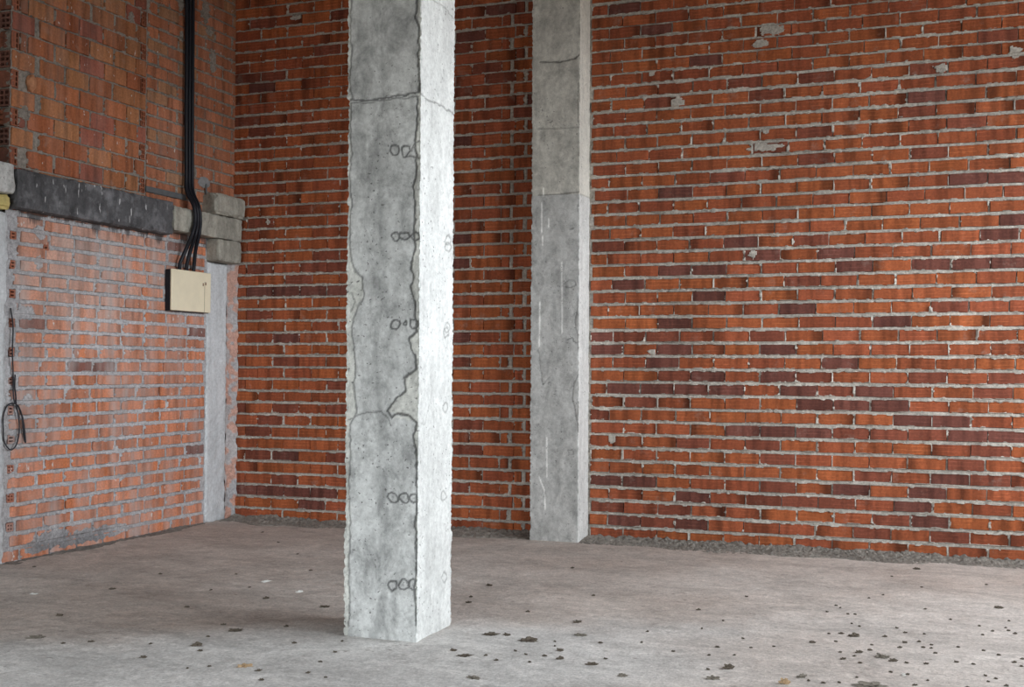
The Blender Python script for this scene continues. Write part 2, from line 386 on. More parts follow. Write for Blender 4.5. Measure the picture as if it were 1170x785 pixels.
for r_ in range(47):
    zlo, zhi = zc[r_] - 0.0372, zc[r_] + 0.0372
    # right of the pillar
    if r_ in JL:
        yl = 400 + (612.5 - 400) * (zc[r_] - 1.27) / (zc[0] - 1.27)
        left = sorted(jx(680 + a * S, yl) for a in JL[r_])
    else: left = [-2.42 + (0.127 if r_ % 2 else 0)]
    if r_ in JR: right = sorted(jx(1020 + a * S, 400) for a in JR[r_])
    else: right = [left[-1] + 7 * L0]
    n = max(1, round((right[0] - left[-1]) / L0))
    js = left + [left[-1] + (right[0] - left[-1]) * k / n for k in range(1, n)] + right
    out = [js[0]]
    for q in js[1:]:
        if q - out[-1] > 0.12: out.append(q)
    while out[0] > PIL_R: out.insert(0, out[0] - L0)
    while out[-1] < 3.45: out.append(out[-1] + L0)
    for a, b in zip(out[:-1], out[1:]):
        a2, b2 = max(a + 0.002, PIL_R + 0.015), min(b - 0.002, 3.4)
        if random.random() < 0.35: b2 -= 0.007
        if b2 - a2 > 0.03: courses.append((a2, b2, zlo, zhi))
    # left of the pillar
    o = hit(311.3 if r_ % 2 else 325.0, 400, 1, YB)[0]
    out = [o]
    while out[0] > -5.75: out.insert(0, out[0] - L0)
    stop = hit(583.0 if r_ % 2 else 599.0, 400, 1, YB)[0]
    while out[-1] < stop - 0.17: out.append(out[-1] + L0)
    out.append(stop); out.append(PIL_L + 0.1)
    for a, b in zip(out[:-1], out[1:]):
        a2, b2 = max(a + 0.001, -5.72), min(b - (0.001 if random.random() < 0.75 else 0.008), PIL_L + 0.02)
        if abs(b - stop) < 1e-6: b2 -= 0.012
        if abs(a - stop) < 1e-6: a2 += 0.012
        if b2 - a2 > 0.03: courses.append((a2, b2, zlo - 0.002, zhi + 0.0015))
for (a, b, c, e) in courses:
    dk = 0
    for (x, z, d) in DK:
        if a - 0.004 < x < b + 0.004 and c - 0.014 < z < e + 0.014: dk = max(dk, d)
    if a > 0.5 and random.random() < 0.15: dk = 2
    col, tones = tone_col(dk)
    WB.brick(a, b, c + random.uniform(-0.002, 0.002), e + random.uniform(-0.002, 0.003), col, tones, 0.0045)
sp = []
for (u, v, ru, rv) in [(880, 34, .10, .04), (870, 50, .06, .03), (775, 117, .05, .045), (745, 84, .03, .02), (700, 500, .03, .04), (872, 168, .12, .03), (875, 150, .03, .02), (745, 277 + 125, .04, .02), (1075, 78, .05, .03), (860, 290, .03, .03), (306, 253, .02, .025), (338, 20, .05, .02), (655, 330, .02, .02), (268, 405, .03, .05), (1160, 60, .04, .05)]:
    p = hit(u, v, 1, YB); sp.append((p[0], p[2], ru, rv))
WB.mortar(-5.78, 0.72, 0.0, 4.3, 0.012, 0.006, -0.006, 0.010, 0.0052, 1, 3, sp)
WB.mortar(0.71, 3.42, 0.0, 4.62, 0.04, 0.02, -0.004, 0.004, 0.004, 1, 4)
WB.mortar(-5.78, 0.72, 4.29, 4.62, 0.04, 0.02, -0.004, 0.004, 0.004, 1, 5)
wall_back = tag(WB.mb.build('wall_back', [BRICK, MORTAR]), kind='structure')

# ---------- left wall
XL = -5.70
WL = Masonry((XL, 0, 0), (0, 1, 0), (1, 0, 0))
def pale(dk=0):
    w = random.random(); base = np.array([0.56, 0.19, 0.085]) * (1 - w) + np.array([0.52, 0.215, 0.13]) * w
    if dk: base = np.array([0.22, 0.09, 0.07])
    return base * random.uniform(0.85, 1.15), 1 + (RNG.random(7) - 0.5) * 0.2
hl = 0.0945
for r_ in range(25):                       # infill under the lintel
    z0 = -0.01 + r_ * hl; off = (r_ % 2) * 0.13 + random.uniform(-0.03, 0.03)
    u = 6.10 + off - 0.13
    if r_ % 2 == 0 and z0 > 0.1: u = 6.155
    while u < 8.235:
        u1 = min(u + 0.262 + random.uniform(-0.012, 0.012), 8.235)
        c, t = pale(random.random() < 0.05)
        lime = float(sstep(1.0, 1.9, z0)) * float(sstep(7.9, 6.9, u)) * random.uniform(0.25, 0.75)
        c = c * (1 - lime) + np.array([0.56, 0.37, 0.30]) * lime
        if u1 - u > 0.05: WL.brick(u + 0.009, u1 - 0.009, z0 + 0.013, z0 + hl - 0.013, c, t, 0.004, 0)
        u = u1
    if r_ % 2 == 0 and z0 > 0.1:
        WL.hollow(6.072, 6.072 + (0.05 if r_ > 8 else 0.062), z0 + 0.018, z0 + hl - 0.02, 2 if r_ <= 6 else 1, 2, np.array([0.36, 0.13, 0.075]), 0.012, 0.07, 0)
p = hit(52, 281, 0, XL); WL.hollow(p[1] - 0.02, p[1] + 0.03, p[2] - 0.03, p[2] + 0.03, 1, 2, np.array([0.36, 0.13, 0.075]), 0.012, 0.07, 0)
# hollow blocks above the lintel
hb = 0.1262
zb0 = hit(62, 187.6, 0, XL)[2] - hb / 2
for r_ in range(-1, 16):
    z0 = zb0 + r_ * hb; z1 = z0 + hb - 0.012
    if z1 < 2.5: continue
    if z0 + hb > 4.6: break
    def blk():
        w = random.random(); b = np.array([0.40, 0.125, 0.055]) * (1 - w) + np.array([0.43, 0.19, 0.085]) * w
        if random.random() < 0.2: b = np.array([0.34, 0.11, 0.07])
        return b * random.uniform(0.8, 1.1), 1 + (RNG.random(7) - 0.5) * 0.15
    A = r_ % 2 != 0
    u = 6.062 if A else 6.205
    if not A:
        WL.hollow(6.062, 6.122, z0, z1, 2, 3, np.array([0.33, 0.11, 0.055]), 0.009, 0.09, 2)
        if random.random() < 0.75 and r_ != 4: c, t = blk(); WL.brick(6.132, 6.195, z0, z1, c * 0.8, t, 0.004, 2)
    end = 7.435 if A else 7.365
    first = True
    while u < end - 0.03:
        u1 = min(u + 0.249 + random.uniform(-0.008, 0.008), end)
        if end - u1 < 0.07: u1 = end
        c, t = blk(); g = 0.045 if (first and A) else 0.005
        WL.brick(u + 0.005, u1 - g, z0, z1, c, t, 0.004, 2)
        u = u1; first = False
    if not A: WL.hollow(7.372, 7.428, z0, z1, 2, 3, np.array([0.33, 0.11, 0.055]), 0.009, 0.09, 2)
# plain courses between the blocks and the corner
for r_ in range(-1, 23):
    z0 = 2.50 + r_ * 0.0975; off = (r_ % 2) * 0.125
    if z0 > 4.55: break
    u = 7.445 - off
    while u < 8.62:
        a, b = max(u, 7.445), min(u + 0.25, 8.66)
        c = np.array([0.41, 0.155, 0.08]) * random.uniform(0.8, 1.15)
        if random.random() < 0.2: c = np.array([0.38, 0.19, 0.10])
        if b - a > 0.03: WL.brick(a + 0.004, b - 0.004, z0 + 0.008, z0 + 0.0895, c, 1 + (RNG.random(7) - 0.5) * 0.2, 0.005, 2)
        u += 0.25
def spl(lst):
    o = []
    for (u, v, ru, rv) in lst:
        p = hit(u, v, 0, XL); o.append((p[1], p[2], ru, rv))
    return o
SPL_HI = spl([(235, 12, .06, .09), (239, 36, .05, .03), (243, 65, .05, .06), (243, 78, .04, .03), (28, 130, .05, .05), (25, 183, .06, .05), (150, 20, .03, .04), (207, 5, .04, .05), (207, 42, .03, .04)])
SPL_LO = spl([(27, 358, .10, .055), (45, 265, .05, .05), (44, 300, .04, .05), (32, 458, .05, .04), (60, 283, .03, .02)])
u0 = hit(20, 615, 0, XL)[1]
nsm = [(6.35 + 0.1 * k, 0.07 + 0.008 * (k % 3), 0.13, 0.045) for k in range(9)] + [(6.5, 0.12, .2, .04)]
WL.mortar(6.03, 8.245, 0.0, 2.36, 0.010, 0.006, -0.002, 0.006, 0.007, 1, 21, SPL_LO + nsm,
          lambda U, Z: (1 - 0.5 * sstep(0.20, 0.07, Z + 0.08 * (fbm(U / 0.1, Z / 0.05, 77, 3) - 0.5)) * sstep(7.3, 6.9, U) * sstep(6.15, 6.35, U))[..., None])
WL.mortar(6.055, 8.64, 2.35, 4.62, 0.010, 0.007, -0.005, 0.006, 0.005, 3, 22, SPL_HI)
# broken end of the block wall, facing the room's front
WE = Masonry((0, 6.06, 0), (1, 0, 0), (0, -1, 0)); WE.mb = WL.mb
for r_ in range(-1, 16):
    z0 = zb0 + r_ * hb; z1 = z0 + hb - 0.014
    if z1 < 2.5 or z0 + hb > 4.6: continue
    A = r_ % 2 != 0
    if A:
        WE.hollow(-5.80, -5.712, z0, z1, 2, 3, np.array([0.20, 0.085, 0.06]), 0.012, 0.12, 2); WE.brick(-5.95, -5.808, z0, z1, np.array([0.2, 0.08, 0.06]), None, 0.004, 2)
    else:
        WE.brick(-5.82, -5.702, z0, z1, np.array([0.25, 0.09, 0.055]), None, 0.003, 2); WE.brick(-5.95, -5.83, z0, z1, np.array([0.2, 0.08, 0.06]), None, 0.004, 2)
WE.mortar(-5.97, -5.71, 2.35, 4.62, 0.013, 0.008, -0.006, 0.008, 0.008, 3, 31)
# backing slab so that the wall has thickness, and the plain return towards the camera
def slab(mb, a, b, mat):
    a = np.array(a); b = np.array(b)
    V = [(x, y, z) for x in (a[0], b[0]) for y in (a[1], b[1]) for z in (a[2], b[2])]
    F = [(0, 1, 3, 2), (4, 6, 7, 5), (0, 4, 5, 1), (2, 3, 7, 6), (0, 2, 6, 4), (1, 5, 7, 3)]
    mb.add(V, F, (1, 1, 1), None, mat)
slab(WL.mb, (-6.1, 6.20, 0), (-5.80, 8.9, 4.62), 3)
slab(WL.mb, (-6.1, -2.2, 0), (-5.98, 6.20, 4.62), 3)
MORTAR_U = mortar_mat('brown_grey_mortar', (0.30, 0.27, 0.235))
wall_left = tag(WL.mb.build('wall_left', [BRICK_W, MORTAR_W, BRICK_U, MORTAR_U]), kind='structure')

# ------------------------------------------------------------------ floor, ceiling, other walls
XR, YF, ZT = 3.40, -2.2, 4.60
def floor_h(x, y):
    return (fbm(x / 0.5, y / 0.4, 70, 4) - 0.5) * 0.012 + (fbm(x / 0.09, y / 0.07, 75, 3) - 0.5) * 0.006 - 0.004
mb = MB()
xs = np.concatenate([np.arange(-6.1, 3.45, 0.028)]); ys = np.concatenate([np.arange(-2.3, 3.3, 0.2), np.arange(3.3, 8.72, 0.022)])
XX, YY = np.meshgrid(xs, ys, indexing='ij')
# the paler grey front strip: its border runs from the column to the left jamb
e0, e1 = hit(0, 728, 2, 0), hit(392, 716, 2, 0)
def pale_front(X, Y):
    t = (Y - e0[1]) - (e1[1] - e0[1]) * (X - e0[0]) / (e1[0] - e0[0])
    w = (fbm(X / 0.4, Y / 0.3, 81, 3) - 0.5) * 0.5
    a = sstep(0.30, -0.45, t + w)
    lx = sstep(-0.6, -1.8, X + (fbm(X / 0.5, Y / 0.5, 84, 2) - 0.5) * 0.8)
    return a * (0.25 + 0.75 * lx)
T = np.repeat((0.9 * pale_front(XX, YY))[..., None], 3, -1)
mb.grid(np.stack([XX, YY, floor_h(XX, YY)], -1), T)
floor = tag(mb.build('floor', FLOOR, smooth=True), kind='structure')
mb = MB(); slab(mb, (-6.1, YF - 0.2, ZT), (XR + 0.25, 8.9, ZT + 0.25), 0); tag(mb.build('ceiling', SHELL), kind='structure')
mb = MB(); slab(mb, (-6.1, 8.72, 0), (XR + 0.25, 8.95, ZT), 0); mb.build('x', SHELL).name = 'wall_rear'
tag(bpy.data.objects['wall_rear'], kind='structure')
# openings: a long unglazed window on the right, a wide doorway behind the camera
OY0, OY1, OZ0, OZ1 = 2.8, 8.4, 1.75, 4.1
mb = MB()
slab(mb, (XR, YF, 0), (XR + 0.25, OY0, ZT), 0); slab(mb, (XR, OY1, 0), (XR + 0.25, 8.72, ZT), 0)
slab(mb, (XR, OY0, 0), (XR + 0.25, OY1, OZ0), 0); slab(mb, (XR, OY0, OZ1), (XR + 0.25, OY1, ZT), 0)
tag(mb.build('wall_right', SHELL), kind='structure')
DX0, DX1, DZ = -4.8, -1.4, 2.9
mb = MB()
slab(mb, (-6.1, YF - 0.2, 0), (DX0, YF, ZT), 0); slab(mb, (DX1, YF - 0.2, 0), (XR + 0.25, YF, ZT), 0); slab(mb, (DX0, YF - 0.2, DZ), (DX1, YF, ZT), 0)
tag(mb.build('wall_front', SHELL), kind='structure')

# ------------------------------------------------------------------ concrete columns
def prism(per, zs, disp, colr):
    """per: list of (x,y,nx,ny,face,s); closed ring"""
    n = len(per); mb = MB()
    p = np.array([q[:4] for q in per], float)
    face = np.array([q[4] for q in per]); s = np.array([q[5] for q in per], float)
    Z = np.repeat(np.array(zs)[:, None], n, 1); S_ = np.repeat(s[None], len(zs), 0); Fc = np.repeat(face[None], len(zs), 0)
    D = disp(Fc, S_, Z); T = colr(Fc, S_, Z)
    P = np.stack([p[None, :, 0] + D * p[None, :, 2], p[None, :, 1] + D * p[None, :, 3], Z], -1)
    idx = np.arange(len(zs) * n).reshape(len(zs), n); nx = np.roll(idx, -1, 1)
    q = np.stack([idx[:-1], nx[:-1], nx[1:], idx[1:]], -1).reshape(-1, 4)
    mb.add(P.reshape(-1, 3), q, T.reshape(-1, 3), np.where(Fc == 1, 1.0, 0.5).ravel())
    mb.f.append(tuple(idx[0][::-1])); mb.f.append(tuple(idx[-1])); mb.m += [0, 0]
    return mb

def ring_perimeter(x0, x1, y0, y1, fine=0.005, coarse=0.05):
    """counter-clockwise seen from above: front (-Y), right (+X), back, left"""
    P = []
    def side(a, b, nrm, face, step):
        L = math.dist(a, b); k = max(2, int(L / step))
        for i in range(k):
            t = i / k; n = nrm
            if i == 0:
                pv = side.prev; n = ((nrm[0] + pv[0]), (nrm[1] + pv[1]))
            P.append((a[0] + (b[0] - a[0]) * t, a[1] + (b[1] - a[1]) * t, n[0], n[1], face, t * L))
    side.prev = (-1, 0); side((x0, y0), (x1, y0), (0, -1), 0, fine)
    side.prev = (0, -1); side((x1, y0), (x1, y1), (1, 0), 1, fine)
    side.prev = (1, 0); side((x1, y1), (x0, y1), (0, 1), 2, coarse)
    side.prev = (0, 1); side((x0, y1), (x0, y0), (-1, 0), 3, coarse)
    return P

def line_field(S_, Z, pts, width):
    """darkness of a polyline given as (s,z) points"""
    d = np.full(S_.shape, 9.0)
    for (a, b), (c, e) in zip(pts[:-1], pts[1:]):
        vx, vz = c - a, e - b; L = vx * vx + vz * vz + 1e-12
        t = np.clip(((S_ - a) * vx + (Z - b) * vz) / L, 0, 1)
        d = np.minimum(d, np.hypot(S_ - a - t * vx, Z - b - t * vz))
    return d

# free-standing column
CX0, CX1, CY0, CY1 = -2.707, -2.325, 5.055, 5.455
def fs(u, v): p = hit(u, v, 1, CY0); return (p[0] - CX0, p[2])
def rs(u, v): p = hit(u, v, 0, CX1); return (p[1] - CY0, p[2])
seamR = [fs(*q) for q in [(478, -25), (477, 12), (475, 20), (479, 30), (478, 60), (479, 104)]]
seamR2 = [fs(q[0] - 1.3, q[1]) for q in [(478, 112), (478, 140), (475, 160), (477, 175), (477, 200), (473, 215), (476, 240), (474, 262), (476, 282), (471, 300), (473, 318), (471, 330), (476, 350), (476, 366), (478, 378), (469, 386), (470, 398), (476, 405), (477, 422), (463, 432), (464, 447), (448, 461), (445, 470), (449, 476), (456, 473), (468, 475), (477, 482), (474, 500), (477, 530), (478, 560), (476, 600), (477, 640), (475, 680), (477, 715)]]
seamL = [fs(q[0] + 2.2, q[1]) for q in [(400, -10), (398, 40), (400, 60), (397, 90), (401, 113), (403, 114)]]
seamL2 = [fs(q[0] + 2.2, q[1]) for q in [(399, 120), (398, 150), (400, 175), (397, 200), (399, 240), (397, 275), (400, 300), (404, 310), (412, 318), (413, 340), (404, 356), (399, 375), (402, 400), (404, 420), (402, 440), (405, 470), (397, 485), (398, 520), (396, 550), (398, 590), (396, 640), (397, 690), (396, 715)]]
joint = [fs(*q) for q in [(400, 114), (420, 114), (440, 111), (460, 109), (479, 106)]]
joint2 = [fs(*q) for q in [(400, 118), (420, 117), (445, 113), (479, 111)]]
crackB = [fs(*q) for q in [(398, 479), (408, 474), (420, 471), (436, 471), (444, 478), (447, 486)]]
crackM = [fs(*q) for q in [(400, 356), (406, 345), (401, 335)]]
def ringpts(u, v, rx, ry, fn):
    k = random.uniform(0.85, 1.15)
    return [fn(u + rx * k * math.cos(a) * random.uniform(0.78, 1.2), v + ry * math.sin(a) * random.uniform(0.78, 1.2)) for a in np.linspace(0, 2 * math.pi, 11)[:-1]]
rings = []
for (v, us, rr) in [(172, (451, 463), 5.3), (269.5, (452, 462.5, 474), 4.6), (370, (450.5, 473), 4.6), (370, (462,), 2.2), (568.5, (449, 461.5, 473.5), 5.2), (669, (449, 461.5, 473), 5.2)]:
    for u in us:
        q = ringpts(u, v, rr * 1.08, rr * 1.12, fs); rings.append(q + [q[0]])
dots = [fs(*q) for q in [(461, 470), (450, 470), (473, 469.5), (449, 568), (461, 568), (473, 569), (461, 668), (473, 668), (452, 270), (462, 270)]]
ring172 = [fs(*q) for q in [(470, 172), (473, 165), (479, 161)]]
ring172b = [fs(*q) for q in [(465, 178), (472, 180), (479, 181)]]
jointR = [rs(*q) for q in [(480, 106), (487, 113), (500, 118), (510, 125), (519, 131)]]
jointR2 = [rs(*q) for q in [(482, -8), (495, 0), (508, 8), (519, 22)]]
rmarks = []
for (u, v) in [(512, 275), (511, 375), (509, 466), (507, 567), (508, 660), (512, 282), (510, 380)]:
    q = ringpts(u, v, 3.2, 5.5, rs); rmarks.append(q + [q[0]])
seamRR = [rs(*q) for q in [(491, 430), (494, 445), (489, 470), (486, 483), (481, 484)]]
def wig(S_, Z, k): return (vn(S_ / 0.03 + k, Z / 0.028, 55) - 0.5) * 0.011 + (vn(S_ / 0.02 + k, Z / 0.012, 56) - 0.5) * 0.005

def col_fields(Fc, S_, Z):
    S2 = S_ + wig(S_, Z, 0); Z2 = Z + wig(S_, Z, 40)
    dark = np.zeros(S_.shape); fr = Fc == 0; rt = Fc == 1
    def put(pts, w, k, m):
        nonlocal dark
        v = k * sstep(w, w * 0.35, line_field(S2, Z2, pts, w)); dark = np.maximum(dark, np.where(m, v, 0))
    for pts in (seamR, seamR2): put(pts, 0.0085, 0.74, fr)
    for pts in (seamL, seamL2): put(pts, 0.0072, 0.5, fr)
    put(joint, 0.006, 0.72, fr); put(joint2, 0.006, 0.5, fr); put(crackB, 0.006, 0.5, fr); put(crackM, 0.006, 0.4, fr)
    put(ring172, .006, .6, fr); put(ring172b, .006, .6, fr)
    for q in rings: put(q, 0.0072, 0.72, fr)
    for (a, b) in dots: put([(a - .002, b), (a + .002, b)], 0.007, 0.35, fr)
    put(jointR, 0.007, 0.5, rt); put(jointR2, 0.006, 0.35, rt)
    for q in rmarks: put(q, 0.0065, 0.42, rt)
    put(seamRR, 0.006, 0.25, rt)
    return dark

_cache = {}
def col_disp(Fc, S_, Z):
    dark = col_fields(Fc, S_, Z); _cache['d'] = dark
    W = np.where((Fc == 0) | (Fc == 2), CX1 - CX0, CY1 - CY0)
    ed = np.minimum(S_, W - S_)
    n = fbm(Z / 0.013, S_ / 0.02 + Fc * 7, 91, 3) + 0.5 * (fbm(Z / 0.11, S_ / 0.05, 97, 2) - 0.5)
    d = (fbm(S_ / 0.12 + Fc * 5, Z / 0.15, 92, 3) - 0.5) * 0.004
    d = d - dark * 0.0035
    d = d + np.where(ed < 0.011, (n - 0.60) * 0.011, 0)      # chipped arrises
    up = sstep(0, 0.01, Z - (np.interp(S_, [0, 0.38], [joint[0][1], joint[-1][1]])))
    return d + np.where(Fc == 0, 0.004 * up, 0)
def col_col(Fc, S_, Z):
    dark = _cache['d']
    T = np.ones(S_.shape + (3,))
    # thin pale slurry skin outside the form seams
    zr = np.array([p[1] for p in seamR2])[::-1]; sr = np.array([p[0] for p in seamR2])[::-1]
    o = np.argsort(zr); right = np.interp(Z, zr[o], sr[o])
    zl = np.array([p[1] for p in seamL2])[::-1]; sl = np.array([p[0] for p in seamL2])[::-1]
    o = np.argsort(zl); lf = np.interp(Z, zl[o], sl[o])
    skin = np.where((Fc == 0) & ((S_ > right) | (S_ < lf)), 1.0, 0.0)
    T = T * (1 + skin[..., None] * np.array([0.10, 0.09, 0.04]))
    # damp mottled band down the middle of the cast face
    b = np.exp(-((S_ - 0.17 - 0.03 * np.sin(Z * 2)) / 0.055) ** 2) * sstep(0.40, 0.62, fbm(S_ / 0.05, Z / 0.14, 95, 4))
    T = T * (1 - 0.30 * (b * (Fc == 0))[..., None])
    # window light on the right face, painted in as a paler tint
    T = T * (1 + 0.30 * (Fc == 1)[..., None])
    T = T * (1 - dark[..., None])
    # rusty specks where ties were cut
    return np.clip(T, 0.02, 2)
zs = np.concatenate([np.arange(-0.01, 3.45, 0.006), np.arange(3.45, ZT + 0.001, 0.05), [ZT]])
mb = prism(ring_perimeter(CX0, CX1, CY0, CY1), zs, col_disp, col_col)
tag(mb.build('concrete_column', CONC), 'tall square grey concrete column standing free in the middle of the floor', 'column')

# pillar built into the back wall
def fp(u, v): p = hit(u, v, 1, YP); return (p[0] - PIL_L, p[2])
def rp(u, v): p = hit(u, v, 0, PIL_R); return (p[1] - YP, p[2])
pl = [[fp(*q) for q in L] for L in (
    [(617, 71), (640, 71), (657, 67), (662, 62)], [(615, 147), (640, 147), (663, 145)], [(615, 223), (640, 222), (664, 219)],
    [(661, 95), (660, 120), (661, 140), (664, 146)], [(663, 0), (663, 60)],
    [(663, 222), (660, 238), (663, 250), (664, 290), (660, 320), (663, 330), (657, 365), (660, 388), (663, 420), (656, 440), (654, 455), (659, 480), (662, 500)],
    [(646, 324), (650, 320), (656, 321), (658, 326), (652, 329), (647, 328)], [(649, 388), (654, 386), (655, 390), (659, 392)], [(651, 262), (655, 261)],
    [(649, 515), (655, 514), (655, 519), (650, 520)], [(615, 400), (620, 440), (627, 432)])]
plw = [0.7, 0.35, 0.55, 0.4, 0.4, 0.35, 0.4, 0.45, 0.5, 0.3, 0.25]
pscr = [[fp(*q) for q in L] for L in ([(619, 232), (619, 265)], [(627, 250), (627, 259)], [(642, 300), (642, 381)], [(617, 345), (616, 395)], [(625, 500), (625, 545)], [(616, 545), (622, 560), (623, 582)], [(620, 270), (620, 280)], [(621, 215), (621, 224)])]
pr = [rp(*q) for q in [(663, 222), (669, 224), (676, 227)]]
def pil_disp(Fc, S_, Z):
    S2 = S_ + wig(S_, Z, 9); dark = np.zeros(S_.shape); light = np.zeros(S_.shape)
    for q, w in zip(pl, plw): dark = np.maximum(dark, np.where(Fc == 0, w * sstep(0.008, 0.003, line_field(S2, Z, q, 0)), 0))
    for q in pscr: light = np.maximum(light, np.where(Fc == 0, sstep(0.0075, 0.003, line_field(S_, Z, q, 0)), 0))
    dark = np.maximum(dark, np.where(Fc == 1, 0.3 * sstep(0.008, 0.003, line_field(S_, Z, pr, 0)), 0))
    _cache['p'] = (dark, light)
    W = np.where((Fc == 0) | (Fc == 2), PIL_R - PIL_L, 0.30); ed = np.minimum(S_, W - S_)
    n = fbm(Z / 0.016, S_ / 0.02 + Fc * 7, 191, 3)
    return (fbm(S_ / 0.12 + Fc * 5, Z / 0.15, 192, 3) - 0.5) * 0.005 - dark * 0.004 + np.where(ed < 0.012, (n - 0.6) * 0.010, 0)
def pil_col(Fc, S_, Z):
    dark, light = _cache['p']; T = np.ones(S_.shape + (3,))
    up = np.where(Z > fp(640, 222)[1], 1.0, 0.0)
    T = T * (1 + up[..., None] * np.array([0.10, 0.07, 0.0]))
    T = T * (1 + 0.30 * (Fc == 1)[..., None])  # right face painted paler, standing in for light from the window side
    T = T * (1 - dark[..., None]); return T + light[..., None] * 0.75
zs = np.concatenate([np.arange(-0.01, 4.3, 0.008), [4.4, 4.5, ZT]])
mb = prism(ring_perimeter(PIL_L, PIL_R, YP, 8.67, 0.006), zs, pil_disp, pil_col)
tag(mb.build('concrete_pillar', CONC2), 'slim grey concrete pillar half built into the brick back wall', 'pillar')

# simple cast blocks with worn arrises: subdivided, noise-displaced boxes
def cast_block(name, lo, hi, mat, step=0.02, amp=0.004, chip=0.012, seed=0, parent=None, warp=None):
    lo = np.array(lo, float); hi = np.array(hi, float); mb = MB()
    ks = [np.linspace(lo[a], hi[a], max(2, int((hi[a] - lo[a]) / step) + 1)) for a in range(3)]
    for a in range(3):
        b, c = [q for q in range(3) if q != a]
        B, Cc = np.meshgrid(ks[b], ks[c], indexing='ij')
        for side in (0, 1):
            P = np.zeros(B.shape + (3,)); P[..., a] = (lo, hi)[side][a]; P[..., b] = B; P[..., c] = Cc
            mb.grid(P, (1, 1, 1), 0, flip=(side == 0) ^ (a == 1))
    V = np.concatenate(mb.v)
    ctr = (lo + hi) / 2; hf = (hi - lo) / 2
    n1 = fbm(V[:, 0] / 0.05 + V[:, 2] / 0.06, V[:, 1] / 0.05 - V[:, 2] / 0.11, seed, 3)
    n2 = fbm(V[:, 0] / 0.02 + V[:, 1] / 0.03 + 5, V[:, 2] / 0.025 + V[:, 1] / 0.04, seed + 3, 2)
    q = np.abs(V - ctr) / hf; gap = (1 - q) * hf; s2 = np.sort(gap, 1)
    onedge = s2[:, 1] < step * 0.6
    k = (n1 - 0.5) * amp * 2 - np.where(onedge, chip * n2, 0)
    dirn = np.where(gap < 1e-6, np.sign(V - ctr), 0); V = V + dirn * k[:, None]
    if warp is not None: V = warp(V)
    mb.v = [V]
    o = mb.build(name, mat, parent)
    # weld the six sides into one closed skin
    import bmesh
    bm = bmesh.new(); bm.from_mesh(o.data); bmesh.ops.remove_doubles(bm, verts=bm.verts, dist=0.0015); bm.normal_update(); bm.to_mesh(o.data); bm.free()
    return o

tag(cast_block('lintel_beam', (-5.80, 6.02, 2.283), (-5.60, 7.655, 2.540), TAR, 0.025, 0.006, 0.012, 201), 'long blackened concrete lintel beam jutting from the left wall above the pale brick infill', 'beam')
bm_l = cast_block('tie_beam', (-5.80, 7.662, 2.322), (-5.60, 8.60, 2.512), CONC_Y, 0.02, 0.005, 0.010, 205)
tag(bm_l, 'short pale concrete tie beam continuing the black lintel into the corner', 'beam')
tag(cast_block('pad_block', (-5.80, 8.17, 2.515), (-5.565, 8.60, 2.685), CONC_Y, 0.02, 0.008, 0.022, 209), 'rough stained concrete pad on top of the tie beam in the corner', 'concrete block')
tag(cast_block('corbel', (-5.80, 8.235, 2.135), (-5.582, 8.565, 2.318), CONC_Y, 0.02, 0.005, 0.010, 213), 'small square concrete corbel between the tie beam and the corner pier', 'corbel')
tag(cast_block('corner_pier', (-5.80, 8.236, -0.005), (-5.690, 8.525, 2.13), CONC_L, 0.02, 0.005, 0.012, 217), 'pale smooth concrete pier in the left wall beside the back corner', 'pier')
tag(cast_block('jamb_pier', (-5.97, 5.45, -0.005), (-5.69, 6.042, 2.262), CONC_L, 0.03, 0.006, 0.014, 221), 'pale concrete jamb pier at the left edge of the brick infill, carrying the wire', 'pier')
tag(cast_block('beam_stub', (-5.97, 5.45, 2.365), (-5.60, 6.005, 2.56), CONC2, 0.025, 0.006, 0.014, 225), 'grey concrete beam stub at the left end of the black lintel', 'beam')
# ragged mortar fillet between pier and back wall
mb = MB()
zz_ = np.arange(0, 2.14, 0.012); tt = np.linspace(0, 1, 9)
ZZ, TT = np.meshgrid(zz_, tt, indexing='ij')
nn = fbm(TT * 3, ZZ / 0.05, 301, 3)
Y = 8.515 + TT * (0.10); X = XL + 0.004 + 0.05 * TT ** 2.5 + (nn - 0.5) * 0.035
cc = np.where((fbm(TT * 2, ZZ / 0.07, 303, 2) > 0.52)[..., None], np.array([1.25, 0.72, 0.55]), np.array([0.95, 0.95, 0.95]))
mb.grid(np.stack([X, Y, ZZ], -1), cc, 0, flip=True)
tag(mb.build('trim_1', MORTAR_W), kind='structure')

# yellow foam lump under the stub
def blob(name, loc, size, mat, seed, parent=None, amp=0.35, sub=3, freq=1.7):
    import bmesh
    bm = bmesh.new(); bmesh.ops.create_icosphere(bm, subdivisions=sub, radius=1)
    me = bpy.data.meshes.new(name)
    from mathutils import noise
    for v in bm.verts:
        n = noise.noise(v.co * freq + Vector((seed * 3.1, seed, 0))) + 0.5 * noise.noise(v.co * freq * 2.3 + Vector((seed, 9, seed)))
        v.co = v.co * (1 + amp * n)
        v.co = Vector((v.co.x * size[0], v.co.y * size[1], v.co.z * size[2]))
    bm.to_mesh(me); bm.free(); me.materials.append(mat)
    o = bpy.data.objects.new(name, me); COL.objects.link(o); o.location = loc
    if parent: o.parent = parent
    return o
tag(cast_block('foam_lump', (-5.76, 5.60, 2.270), (-5.622, 5.988, 2.357), FOAM, 0.015, 0.014, 0.03, 233), 'yellow foam lump squeezed under the grey beam stub', 'foam')
